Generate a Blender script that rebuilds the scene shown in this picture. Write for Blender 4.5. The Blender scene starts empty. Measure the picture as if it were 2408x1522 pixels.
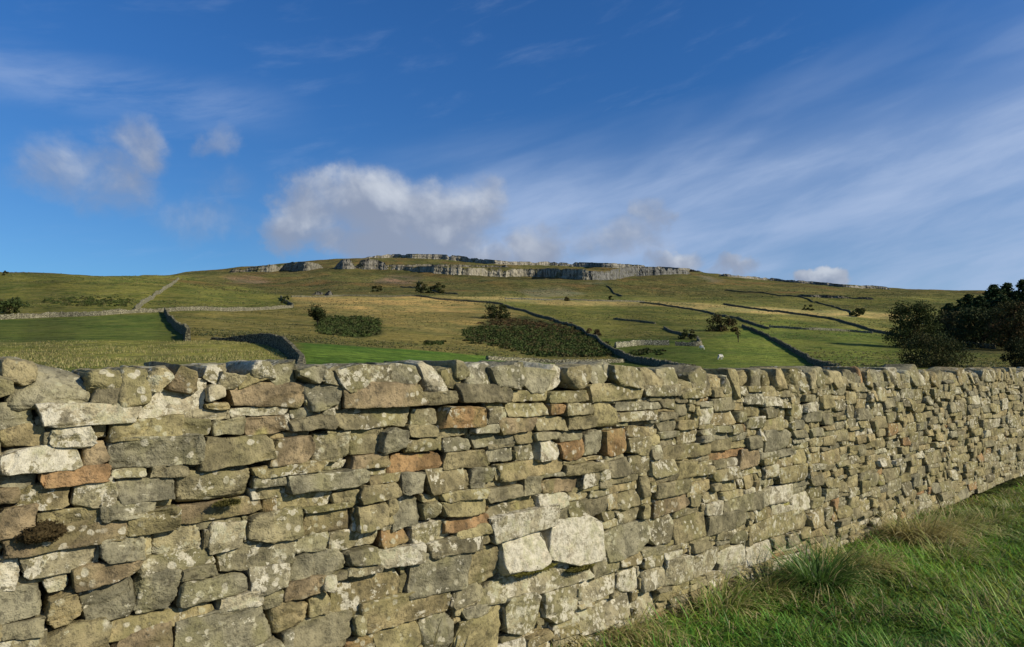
import bpy, bmesh, math, random
import numpy as np
from mathutils import Vector
random.seed(7); rng=np.random.default_rng(11)
C=bpy.context.scene.collection
W,H,F=2408.,1522.,1605.
PITCH=math.radians(3.85); CH=1.5
sp,cp=math.sin(PITCH),math.cos(PITCH)
def uv(px,py):
    cx=(px-W/2)/F; cz=-(py-H/2)/F
    dy=cp-sp*cz; dz=sp+cp*cz
    return cx/dy, dz/dy
def topx(x,y,z):
    z=z-CH
    d=cp*y+sp*z; e=-sp*y+cp*z
    d=np.where(np.abs(d)<1e-6,1e-6,d)
    return W/2+F*x/d, H/2-F*e/d
# ---------------------------------------------------------------- noise
TAB=rng.random(65536)
def vnoise(P):
    P=np.asarray(P,float); i=np.floor(P).astype(np.int64); f=P-i; f=f*f*(3-2*f)
    r=np.zeros(len(P))
    for a in (0,1):
        wa=f[:,0] if a else 1-f[:,0]
        for b in (0,1):
            wb=f[:,1] if b else 1-f[:,1]
            for c in (0,1):
                wc=f[:,2] if c else 1-f[:,2]
                h=((i[:,0]+a)*73856093)^((i[:,1]+b)*19349663)^((i[:,2]+c)*83492791)
                h=(h^(h>>13))&65535
                r+=wa*wb*wc*TAB[h]
    return r*2-1
def fbm(P,o=4,g=.5):
    P=np.asarray(P,float); s=0;a=1;t=0
    for k in range(o):
        s=s+a*vnoise(P*2.03**k+k*17.3); t+=a; a*=g
    return s/t
def sstep(a,b,x):
    t=np.clip((x-a)/(b-a),0,1); return t*t*(3-2*t)
# ---------------------------------------------------------------- objects
def mk(name,V,Fc,mat,parent=None,col=None,seed=None,smooth=True,loc=None):
    V=np.asarray(V,np.float32); Fc=np.asarray(Fc,np.int32)
    me=bpy.data.meshes.new(name); n=len(V); m,k=Fc.shape
    me.vertices.add(n); me.vertices.foreach_set('co',V.ravel())
    me.loops.add(m*k); me.loops.foreach_set('vertex_index',Fc.ravel())
    me.polygons.add(m); me.polygons.foreach_set('loop_start',np.arange(0,m*k,k,dtype=np.int32))
    try: me.polygons.foreach_set('loop_total',np.full(m,k,dtype=np.int32))
    except Exception: pass
    me.polygons.foreach_set('use_smooth',np.full(m,smooth))
    if col is not None:
        a=me.attributes.new('Col','FLOAT_COLOR','POINT'); c=np.ones((n,4),np.float32); c[:,:np.asarray(col).shape[-1]]=col
        a.data.foreach_set('color',c.ravel())
    if seed is not None:
        a=me.attributes.new('seed','FLOAT','POINT'); s=np.zeros(n,np.float32); s[:]=seed; a.data.foreach_set('value',s)
    me.update(calc_edges=True)
    if mat: me.materials.append(mat)
    o=bpy.data.objects.new(name,me); C.objects.link(o)
    if loc is not None: o.location=loc
    if parent: o.parent=parent
    return o
def empty(name,loc=(0,0,0)):
    o=bpy.data.objects.new(name,None); C.objects.link(o); o.location=loc; o.empty_display_size=.2; return o
def tag(o,label=None,cat=None,group=None,kind=None):
    if label: o['label']=label
    if cat: o['category']=cat
    if group: o['group']=group
    if kind: o['kind']=kind
    return o
# ---------------------------------------------------------------- materials
class NB:
    def __init__(s,nt): s.nt=nt
    def n(s,t,**k):
        x=s.nt.nodes.new(t)
        for a,b in k.items(): setattr(x,a,b)
        return x
    def put(s,sock,v):
        if isinstance(v,bpy.types.NodeSocket): s.nt.links.new(v,sock)
        elif isinstance(v,(tuple,list)) and len(v)==3 and len(sock.default_value)==4: sock.default_value=(*v,1)
        else: sock.default_value=v
    def m(s,op,a,b=None,c=None,clamp=False):
        x=s.n('ShaderNodeMath',operation=op,use_clamp=clamp); s.put(x.inputs[0],a)
        if b is not None: s.put(x.inputs[1],b)
        if c is not None: s.put(x.inputs[2],c)
        return x.outputs[0]
    def vm(s,op,a,b):
        x=s.n('ShaderNodeVectorMath',operation=op); s.put(x.inputs[0],a)
        if op=='SCALE': s.put(x.inputs[3],b)
        else: s.put(x.inputs[1],b)
        return x.outputs[0]
    def mix(s,f,a,b,bt='MIX'):
        x=s.n('ShaderNodeMix',data_type='RGBA',blend_type=bt); s.put(x.inputs[0],f); s.put(x.inputs[6],a); s.put(x.inputs[7],b); return x.outputs[2]
    def noise(s,v,sc,de=4,ro=.5,di=0,out=0):
        x=s.n('ShaderNodeTexNoise'); 
        if v is not None: s.put(x.inputs['Vector'],v)
        s.put(x.inputs['Scale'],sc); x.inputs['Detail'].default_value=de; x.inputs['Roughness'].default_value=ro; x.inputs['Distortion'].default_value=di
        return x.outputs[out]
    def ss(s,x,a,b,lo=0.,hi=1.):
        n=s.n('ShaderNodeMapRange',interpolation_type='SMOOTHSTEP'); s.put(n.inputs[0],x); s.put(n.inputs[1],a); s.put(n.inputs[2],b); s.put(n.inputs[3],lo); s.put(n.inputs[4],hi); return n.outputs[0]
    def bump(s,h,st,d,prev=None):
        x=s.n('ShaderNodeBump'); x.inputs['Strength'].default_value=st; x.inputs['Distance'].default_value=d; s.put(x.inputs['Height'],h)
        if prev: s.put(x.inputs['Normal'],prev)
        return x.outputs[0]
def newmat(name,rough=.9,spec=.2):
    m=bpy.data.materials.new(name); m.use_nodes=True; b=NB(m.node_tree); p=m.node_tree.nodes['Principled BSDF']
    p.inputs['Roughness'].default_value=rough; p.inputs['Specular IOR Level'].default_value=spec
    return m,b,p
def attr(b,name='Col'):
    a=b.n('ShaderNodeAttribute'); a.attribute_name=name; return a
def stone_mat():
    m,b,p=newmat('dry_stone',.95,.1)
    a=attr(b); sd=attr(b,'seed'); g=b.n('ShaderNodeNewGeometry')
    P=b.vm('ADD',g.outputs['Position'],b.vm('SCALE',(1.,.7,.4),sd.outputs['Fac']))
    n1=b.noise(P,9,5,.66); n2=b.noise(P,42,4,.74); n3=b.noise(P,4,2,.6,.6)
    c=b.mix(b.ss(n1,.34,.66),b.mix(1.,a.outputs['Color'],(.60,.59,.56),'MULTIPLY'),b.mix(1.,a.outputs['Color'],(1.42,1.38,1.3),'MULTIPLY'))
    c=b.mix(b.m('MULTIPLY',b.ss(n3,.46,.66),.5),c,(.205,.188,.075))
    c=b.mix(b.ss(n2,.34,.50,.6,0.),c,(.05,.044,.03))
    lich=b.m('ADD',b.noise(P,14,5,.74,.3),b.m('MULTIPLY',b.m('SUBTRACT',a.outputs['Alpha'],.5),.38))
    lf=b.ss(lich,.58,.62)
    vo=b.n('ShaderNodeTexVoronoi'); b.put(vo.inputs['Vector'],b.vm('ADD',P,b.vm('SCALE',b.noise(P,30,1,.5,0,1),.02))); vo.inputs['Scale'].default_value=24
    sp_=b.m('MULTIPLY',b.ss(vo.outputs['Distance'],.33,.25),b.ss(b.m('ADD',n3,b.m('MULTIPLY',a.outputs['Alpha'],.2)),.57,.64))
    lf=b.m('MAXIMUM',lf,b.m('MULTIPLY',sp_,.8))
    lc=b.mix(b.ss(n1,.45,.6),(.60,.555,.42),(.43,.41,.26))
    lc=b.mix(b.ss(n2,.35,.6,.5,0.),lc,(.22,.19,.12))
    c=b.mix(b.m('MULTIPLY',lf,.88),c,lc)
    c=b.mix(b.ss(b.noise(P,3.1,2,.6,.3),.70,.75,0.,.4),c,(.34,.34,.08))
    b.put(p.inputs['Base Color'],c)
    hb=b.m('ADD',b.m('MULTIPLY',n1,.8),b.m('MULTIPLY',n2,.5)); n=b.bump(hb,1.,.022); n=b.bump(b.noise(P,130,2,.75),.7,.003,n)
    b.put(p.inputs['Normal'],n); return m
STONE=stone_mat()
def field_wall_mat():
    m,b,p=newmat('field_wall_stone',.95,.1); a=attr(b); g=b.n('ShaderNodeNewGeometry'); P=g.outputs['Position']
    vo=b.n('ShaderNodeTexVoronoi'); b.put(vo.inputs['Vector'],b.vm('MULTIPLY',P,(1.,1.,1.9))); vo.inputs['Scale'].default_value=3.8
    c=b.mix(vo.outputs['Color'],b.mix(1.,a.outputs['Color'],(.55,.55,.5),'MULTIPLY'),b.mix(1.,a.outputs['Color'],(1.4,1.4,1.3),'MULTIPLY'))
    c=b.mix(b.ss(vo.outputs['Distance'],.35,.62,0.,.8),c,(.03,.027,.018))
    b.put(p.inputs['Base Color'],c); b.put(p.inputs['Normal'],b.bump(vo.outputs['Distance'],.9,.06)); return m
FWALL=field_wall_mat()
def crag_mat():
    m,b,p=newmat('limestone_crag',.95,.1); a=attr(b); g=b.n('ShaderNodeNewGeometry'); P=g.outputs['Position']
    n=b.noise(b.vm('MULTIPLY',P,(.25,.25,.16)),1.,6,.75)
    c=b.mix(b.ss(n,.38,.60),b.mix(1.,a.outputs['Color'],(.38,.38,.36),'MULTIPLY'),b.mix(1.,a.outputs['Color'],(1.25,1.22,1.16),'MULTIPLY'))
    c=b.mix(b.ss(b.noise(P,.06,5,.78),.52,.62,0.,.8),c,(.10,.092,.034))
    b.put(p.inputs['Base Color'],c); b.put(p.inputs['Normal'],b.bump(n,.8,2.)); return m
CRAG=crag_mat()
def land_mat():
    m,b,p=newmat('hill_pasture',1.,.05); a=attr(b); g=b.n('ShaderNodeNewGeometry'); P=g.outputs['Position']
    n1=b.noise(P,.045,8,.74,.4); n2=b.noise(P,.6,6,.8); n3=b.noise(P,.2,6,.74)
    c=b.mix(b.ss(n1,.37,.63),b.mix(1.,a.outputs['Color'],(.62,.74,.68),'MULTIPLY'),b.mix(1.,a.outputs['Color'],(1.34,1.2,1.15),'MULTIPLY'))
    c=b.mix(b.ss(n2,.39,.61),b.mix(1.,c,(.53,.56,.54),'MULTIPLY'),b.mix(1.,c,(1.44,1.38,1.3),'MULTIPLY'))
    rough=a.outputs['Alpha']
    c=b.mix(b.m('MULTIPLY',b.ss(n3,.48,.62),b.m('MULTIPLY',rough,.55)),c,(.31,.255,.09))
    c=b.mix(b.m('MULTIPLY',b.ss(b.noise(P,.3,5,.78),.54,.61),b.m('MULTIPLY',rough,.75)),c,(.055,.065,.02))
    b.put(p.inputs['Base Color'],c)
    n=b.bump(n2,1.,.7); b.put(p.inputs['Normal'],n); return m
LAND=land_mat()
def col_mat(name,rough=.7,spec=.25,trans=0.,var=None):
    m,b,p=newmat(name,rough,spec); a=attr(b); c=a.outputs['Color']
    if var:
        g=b.n('ShaderNodeNewGeometry'); n=b.noise(g.outputs['Position'],var,4,.65)
        c=b.mix(b.ss(n,.3,.7),b.mix(1.,c,(.6,.6,.6),'MULTIPLY'),b.mix(1.,c,(1.3,1.3,1.3),'MULTIPLY'))
        b.put(p.inputs['Normal'],b.bump(n,.8,.5/var))
    b.put(p.inputs['Base Color'],c)
    if trans>0:
        t=b.n('ShaderNodeBsdfTranslucent'); b.put(t.inputs['Color'],c); mx=b.n('ShaderNodeMixShader'); mx.inputs[0].default_value=trans
        o=m.node_tree.nodes['Material Output']; b.nt.links.new(p.outputs[0],mx.inputs[1]); b.nt.links.new(t.outputs[0],mx.inputs[2]); b.nt.links.new(mx.outputs[0],o.inputs[0])
    return m
LEAF=col_mat('leaves',.8,.1,.12); GRASS=col_mat('grass_blades',.5,.3,.4); BARK=col_mat('bark',.95,.1,0,3.); MOSS=col_mat('moss',1.,.05,0,90.)
# ---------------------------------------------------------------- terrain
ZK=[25,45,70,110,170,260,380,550,800,1050,1200,1400,2000,6000]
COLS={-900:[900,850,806,775,745,705,655,650,655,660,665,690,700,760],
-200:[900,850,805,775,748,702,645,650,660,665,670,690,700,760],
0:[900,850,804,775,749,702,641,650,660,665,670,690,700,760],
200:[900,850,803,776,747,705,648,655,660,664,668,690,700,760],
330:[900,848,803,778,742,706,655,655,657,656,657,690,700,760],
450:[895,845,803,782,745,712,672,662,650,640,637,670,700,760],
600:[890,842,808,790,760,722,690,672,650,632,626,660,700,760],
750:[900,860,825,800,768,725,694,670,645,617,604,640,700,760],
1000:[905,870,845,825,785,735,697,675,645,612,598,630,700,760],
1150:[910,880,860,840,795,742,703,680,650,620,612,640,700,760],
1280:[915,890,870,853,805,750,710,685,655,628,617,650,700,760],
1450:[918,893,873,852,802,752,716,690,660,633,620,660,700,760],
1600:[920,895,875,850,800,755,722,695,665,642,630,670,700,760],
1850:[920,895,878,855,805,760,728,700,678,664,657,690,700,760],
2100:[920,895,880,860,815,775,738,707,690,680,676,690,700,760],
2408:[920,895,880,860,820,790,748,715,700,694,688,700,710,760],
3300:[920,895,880,860,820,790,750,715,700,694,690,700,710,760]}
cx=sorted(COLS); UC=np.array([uv(c,720)[0] for c in cx])
VT=np.array([[uv(c,y)[1] for y in COLS[c]] for c in cx])
NU,NZ=420,420; UG=np.linspace(-1.5,1.5,NU); LG=np.linspace(math.log(20),math.log(6000),NZ)
T=np.array([np.interp(LG,np.log(ZK),VT[i]) for i in range(len(cx))])
T=np.array([np.interp(UG,UC,T[:,j]) for j in range(NZ)]).T
def blur(A,s,ax):
    r=int(3*s)+1; k=np.exp(-.5*(np.arange(-r,r+1)/s)**2); k/=k.sum()
    P=np.concatenate([np.repeat(np.take(A,[0],ax),r,ax),A,np.repeat(np.take(A,[-1],ax),r,ax)],ax)
    return np.apply_along_axis(lambda m:np.convolve(m,k,'valid'),ax,P)
T=blur(T,5,0); T=blur(T,3.5,1)
def height(x,z,fine=True):
    x=np.asarray(x,float); z=np.asarray(z,float)
    zz=np.maximum(z,20.); u=np.clip(x/zz,-1.49,1.49)
    a=(u+1.5)/3*(NU-1); b=np.clip((np.log(zz)-LG[0])/(LG[-1]-LG[0])*(NZ-1),0,NZ-1.001)
    i=a.astype(int); j=b.astype(int); fa=a-i; fb=b-j
    v=(T[i,j]*(1-fa)+T[i+1,j]*fa)*(1-fb)+(T[i,j+1]*(1-fa)+T[i+1,j+1]*fa)*fb
    h=CH+v*zz
    h=h*sstep(13,30,z)
    h=h-.16*sstep(6.5,11,z)*(1-sstep(13,22,z))
    q=np.stack([x,z,np.zeros_like(x)],-1)
    h=h+fbm(q/80,4)*7.5*sstep(250,700,z)*(1-.7*sstep(1050,1180,z))+fbm(q/17+9,3)*.8*sstep(70,260,z)+fbm(q/2.2,3)*.03*(1-sstep(20,50,z))
    return h
ZS=np.exp(np.linspace(math.log(14),math.log(1350),700))
def place(px,py):
    u,v=uv(px,py); h=height(u*ZS,ZS); vt=(h-CH)/ZS
    k=np.nonzero(vt>=v)[0]
    if len(k) and k[0]>0:
        i=k[0]; t=(v-vt[i-1])/(vt[i]-vt[i-1]+1e-12); z=ZS[i-1]+(ZS[i]-ZS[i-1])*t
    else: z=ZS[int(np.argmax(vt))]
    return np.array([u*z,z,float(height(np.array([u*z]),np.array([z]))[0])])
zr=np.concatenate([np.linspace(-12,20,44),np.exp(np.linspace(math.log(20.6),math.log(1450),760)),np.exp(np.linspace(math.log(1500),math.log(6000),20))])
ur=np.linspace(-1.3,1.3,1150)
X=(ur[None,:]*(zr[:,None]+14)); Z=np.repeat(zr[:,None],len(ur),1)
Hh=height(X.ravel(),Z.ravel()); TX=X.ravel(); TZ=Z.ravel()
PX,PY=topx(TX,np.maximum(TZ,.5),Hh)
q=np.stack([TX,TZ,np.zeros_like(TX)],-1)
sc=np.clip(TZ,20,400)[:,None]
jx=fbm(q/sc*14,3)*16; jy=fbm(q/sc*14+50,3)*5
ax_,ay_=PX+jx,PY+jy
def inpoly(px,py,poly):
    r=np.zeros(len(px),bool); n=len(poly)
    for i in range(n):
        x0,y0=poly[i]; x1,y1=poly[(i+1)%n]
        if y0==y1: continue
        c=((y0>py)!=(y1>py))&(px<(x1-x0)*(py-y0)/(y1-y0)+x0); r^=c
    return r
col=np.zeros((len(TX),4)); col[:]=(.14,.145,.038,.6)
up=sstep(705,690,PY)[:,None]; col=col*(1-up)+np.array([.108,.103,.032,.6])*up
BIG=-3000
PATCH=[([(BIG,803),(640,803),(712,870),(712,3000),(BIG,3000)],(.225,.23,.055,.9)),
([(BIG,803),(BIG,752),(330,742),(388,735),(440,803)],(.115,.15,.03,.35)),
([(BIG,745),(330,737),(690,722),(690,700),(560,675),(440,650),(330,645),(BIG,630)],(.15,.158,.036,.6)),
([(445,803),(395,735),(690,725),(700,697),(1100,705),(1240,735),(1350,770),(1440,830),(1475,850),(1250,850),(1000,832),(700,818),(650,785),(500,797)],(.18,.162,.046,.8)),
([(690,700),(1000,697),(1180,716),(1235,750),(1150,790),(1000,785),(900,760),(760,742),(690,722)],(.25,.20,.065,.8)),
([(690,697),(1000,697),(1120,712),(1100,735),(900,732),(760,722),(690,712)],(.38,.28,.10,.5)),
([(706,806),(850,814),(1000,825),(1150,838),(1300,852),(1380,880),(1380,3000),(706,3000)],(.105,.18,.028,.0)),
([(1190,716),(1560,722),(1760,760),(1750,790),(1660,800),(1400,795),(1300,752)],(.15,.158,.038,.6)),
([(1480,850),(1440,830),(1400,795),(1640,800),(1760,770),(1970,875),(1900,3000),(1330,3000),(1330,860)],(.118,.155,.03,.3)),
([(1750,765),(1850,750),(2100,790),(2130,880),(3500,900),(3500,3000),(1900,3000),(1970,875)],(.125,.155,.032,.4)),
([(1760,735),(2120,755),(2110,790),(1850,752)],(.19,.19,.05,.6)),
([(1000,695),(1200,700),(1500,707),(1700,716),(2150,742),(2150,756),(1800,738),(1560,721),(1200,713)],(.36,.29,.11,.4)),
([(2200,760),(3000,780),(3000,830),(2200,830)],(.08,.08,.03,.4)),
([(930,645),(980,632),(1010,655),(960,668),(880,664)],(.16,.115,.075,.3)),
([(520,650),(600,648),(640,664),(560,668)],(.19,.14,.08,.3)),
([(1220,682),(1330,676),(1380,694),(1250,700)],(.15,.145,.08,.4)),
([(1340,660),(1400,655),(1430,668),(1390,668)],(.17,.16,.11,.3)),
([(1640,650),(1660,648),(1700,664),(1680,665)],(.19,.18,.11,.3)),
([(590,632),(760,626),(1000,640),(1380,655),(1600,645),(1620,652),(1380,664),(1000,652),(760,642),(600,645)],(.085,.078,.028,.3)),
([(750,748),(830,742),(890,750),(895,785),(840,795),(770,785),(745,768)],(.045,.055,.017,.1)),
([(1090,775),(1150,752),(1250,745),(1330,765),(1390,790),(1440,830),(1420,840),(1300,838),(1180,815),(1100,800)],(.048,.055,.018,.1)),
]
for poly,c in PATCH:
    k=inpoly(ax_,ay_,poly); k&=(TZ>14); col[k]=c
nr,nc=X.shape
cg=col.reshape(nr,nc,4)
for ax in (0,1):
    for it in range(2):
        cg=(np.roll(cg,1,ax)+np.roll(cg,-1,ax)+np.roll(cg,2,ax)+np.roll(cg,-2,ax)+cg)/5
col=cg.reshape(-1,4).copy()
near=(1-sstep(14,22,TZ))[:,None]; col=col*(1-near)+np.array([.06,.075,.018,.3])*near
mo=fbm(q/sc*5+3,4)[:,None]; mo2=fbm(q/sc*np.array([16,42,1])+7,3)[:,None]; mo3=fbm(np.stack([TX/70,TZ/70,Hh/2.6],-1),2)[:,None]*sstep(120,260,TZ)[:,None]
col[:,:3]*=np.clip(1+.42*mo+.36*mo2+.5*mo3*col[:,3:4],.4,1.9)
k=(PY<690)&(TZ>400); mm=sstep(-.05,.45,fbm(q/45+31,4)); col[k,:3]=col[k,:3]*(1-.6*mm[k,None])+np.array([.145,.085,.035])*.6*mm[k,None]
m2=sstep(.1,.5,fbm(q/30+77,4)); col[k,:3]=col[k,:3]*(1-.5*m2[k,None])+np.array([.07,.085,.025])*.5*m2[k,None]
I=np.arange(nr*nc).reshape(nr,nc)
Q=np.stack([I[:-1,:-1],I[:-1,1:],I[1:,1:],I[1:,:-1]],-1).reshape(-1,4)
land=mk('ground',np.stack([TX,TZ,Hh],-1),Q,LAND,col=col); tag(land,'rolling green and tan fell pasture rising to a long limestone ridge','ground',kind='structure')
# ---------------------------------------------------------------- the foreground wall
ANG=math.radians(48.2); dx,dy=math.sin(ANG),math.cos(ANG); Z0=3.35
D3=np.array([dx,dy,0]); U3=np.array([0,0,1.]); N3=np.array([dy,-dx,0]); P0=np.array([0,Z0,0])
def wmap(px,py):
    u,v=uv(px,py); t=Z0*u/(dx-dy*u); z=Z0+dy*t; return t,CH+v*z
_cg={}
def cubegrid(n,m,l):
    if (n,m,l) in _cg: return _cg[(n,m,l)]
    idx={}; V=[]; Fq=[]
    def g(i,j,k):
        if (i,j,k) not in idx: idx[(i,j,k)]=len(V); V.append((2*i/n-1,2*j/m-1,2*k/l-1))
        return idx[(i,j,k)]
    for i in range(n):
        for j in range(m):
            Fq.append([g(i,j,l),g(i+1,j,l),g(i+1,j+1,l),g(i,j+1,l)]); Fq.append([g(i,j,0),g(i,j+1,0),g(i+1,j+1,0),g(i+1,j,0)])
    for i in range(n):
        for k in range(l):
            Fq.append([g(i,0,k),g(i+1,0,k),g(i+1,0,k+1),g(i,0,k+1)]); Fq.append([g(i,m,k),g(i,m,k+1),g(i+1,m,k+1),g(i+1,m,k)])
    for j in range(m):
        for k in range(l):
            Fq.append([g(0,j,k),g(0,j,k+1),g(0,j+1,k+1),g(0,j+1,k)]); Fq.append([g(n,j,k),g(n,j+1,k),g(n,j+1,k+1),g(n,j,k+1)])
    r=(np.array(V),np.array(Fq)); _cg[(n,m,l)]=r; return r
PAL=[(.25,.218,.122),(.24,.212,.125),(.262,.225,.125),(.228,.207,.13),(.27,.224,.12),(.20,.178,.11),(.25,.217,.112),(.22,.205,.138)]
def pick(c):
    if c=='W': return (.52,.47,.36),.98
    if c=='w': return (.36,.32,.22),.84
    if c=='p': return (.285,.255,.165),.68
    if c=='r': return (.27,.175,.085),.42
    if c=='b': return (.235,.185,.11),.38
    if c=='g': return (.215,.20,.135),.42
    r=random.random()
    if r<.025: return (.27,.175,.09),.4
    if r<.085: return (.31,.28,.195),.76
    b=np.array(random.choice(PAL)); b=b*random.uniform(.80,1.14); return tuple(b),random.choice([.15,.3,.4,.48,.55,.64])
def stone(a0,b0,a1,b1,depth,res,front,tilt=0.,chop=1.,warp=1.,round_=None,turn=1.):
    """angular split stone; local coords (along, up, out) about its centre"""
    e=random.uniform; g=.0018
    w,h=(a1-a0)/2+g,(b1-b0)/2+g; d=depth/2
    n=int(np.clip(2*w/res,6,34)); m=int(np.clip(2*h/res,6,24)); l=int(np.clip(2*d/res*.4,3,8))
    P,Fq=cubegrid(n,m,l); am=min(w,h)
    if round_ is None: round_=random.random()<.06
    r=am*e(.4,.7) if round_ else min(am*.4,e(.002,.009))
    r=min(r,d*.9)
    Pp=np.sign(P)*(1-(1-np.abs(P))**1.35)
    dim=np.array([w,h,d]); Q_=Pp*dim; inn=np.clip(Q_,-(dim-r),dim-r); dl=Q_-inn; ln=np.linalg.norm(dl,axis=1)[:,None]
    nn=dl/(ln+1e-9); L=inn+nn*np.minimum(r,np.maximum(ln,r))
    x,y,z=L[:,0]/w,L[:,1]/h,L[:,2]
    s=warp
    ws=min(.3,.9*h/w)
    X_=x+e(-1,1)*ws*.4*s*y+e(-.07,.07)*s*x*y*2+e(-.06,.06)*s*(y*y-1)
    Y_=y+min(.18,.08*w/h)*e(-1,1)*s*x+e(-.2,.2)*s*x*y+e(-.10,.10)*s*(x*x-.5)
    L=np.stack([X_*w,Y_*h,z],-1)
    for sx_ in (-1,1):
        for sy_ in (-1,1):
            if random.random()<(.75 if not round_ else .3):
                an=math.radians(e(12,78)); nv=np.array([sx_*math.cos(an),sy_*math.sin(an),e(-.05,.25)]); nv/=np.linalg.norm(nv)
                pr=L@nv; lim=pr.max()-am*e(.08,.42)*chop; o=np.maximum(0,pr-lim); L=L-o[:,None]*nv
    for t in range(random.randint(1,3)):
        an=e(0,6.283); f=e(.08,.40); nv=np.array([math.cos(an)*f,math.sin(an)*f*1.3,1.]); nv/=np.linalg.norm(nv)
        pr=L@nv; lim=pr.max()-e(.2,1.0)*f*am*.9; o=np.maximum(0,pr-lim); L=L-o[:,None]*nv
    for t in range(random.randint(0,2)):
        an=e(0,6.283); nv=np.array([math.cos(an),math.sin(an),e(.5,1.3)]); nv/=np.linalg.norm(nv)
        pr=L@nv; lim=pr.max()-am*e(.06,.22)*chop; o=np.maximum(0,pr-lim); L=L-o[:,None]*nv
    sd=e(0,400); S=L+np.array([sd,sd*.37,sd*.71])
    rim=np.maximum(np.abs(P[:,0]),np.abs(P[:,1]))
    dis=fbm(S*11,2)*am*.08+fbm(S*32,3)*.0055+np.minimum(0,vnoise(S*21)+.25)*.012
    st=S[:,1]*e(60,110)+vnoise(S*8)*1.2; dis+=(np.abs((st%1)-.5)-.25)*random.choice([0,.004,.008,.012])
    cr=np.abs(vnoise(S*np.array([7,9,7])+5)); dis-=np.where(cr<.045,.008,0)*(rim<.9)
    L=L+nn*dis[:,None]
    if random.random()<.7: L[:,2]+=L[:,0]*e(-.13,.13)*turn
    L[:,2]+=L[:,1]*e(-.34,.18)
    if tilt: 
        c_,s_=math.cos(tilt),math.sin(tilt); a,b=L[:,0].copy(),L[:,1].copy(); L[:,0]=c_*a-s_*b; L[:,1]=s_*a+c_*b
    return L,Fq,((a0+a1)/2,(b0+b1)/2,front-d)
def toworld(c): return P0+c[0]*D3+c[1]*U3+c[2]*N3
R3=np.stack([D3,U3,N3])
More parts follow.
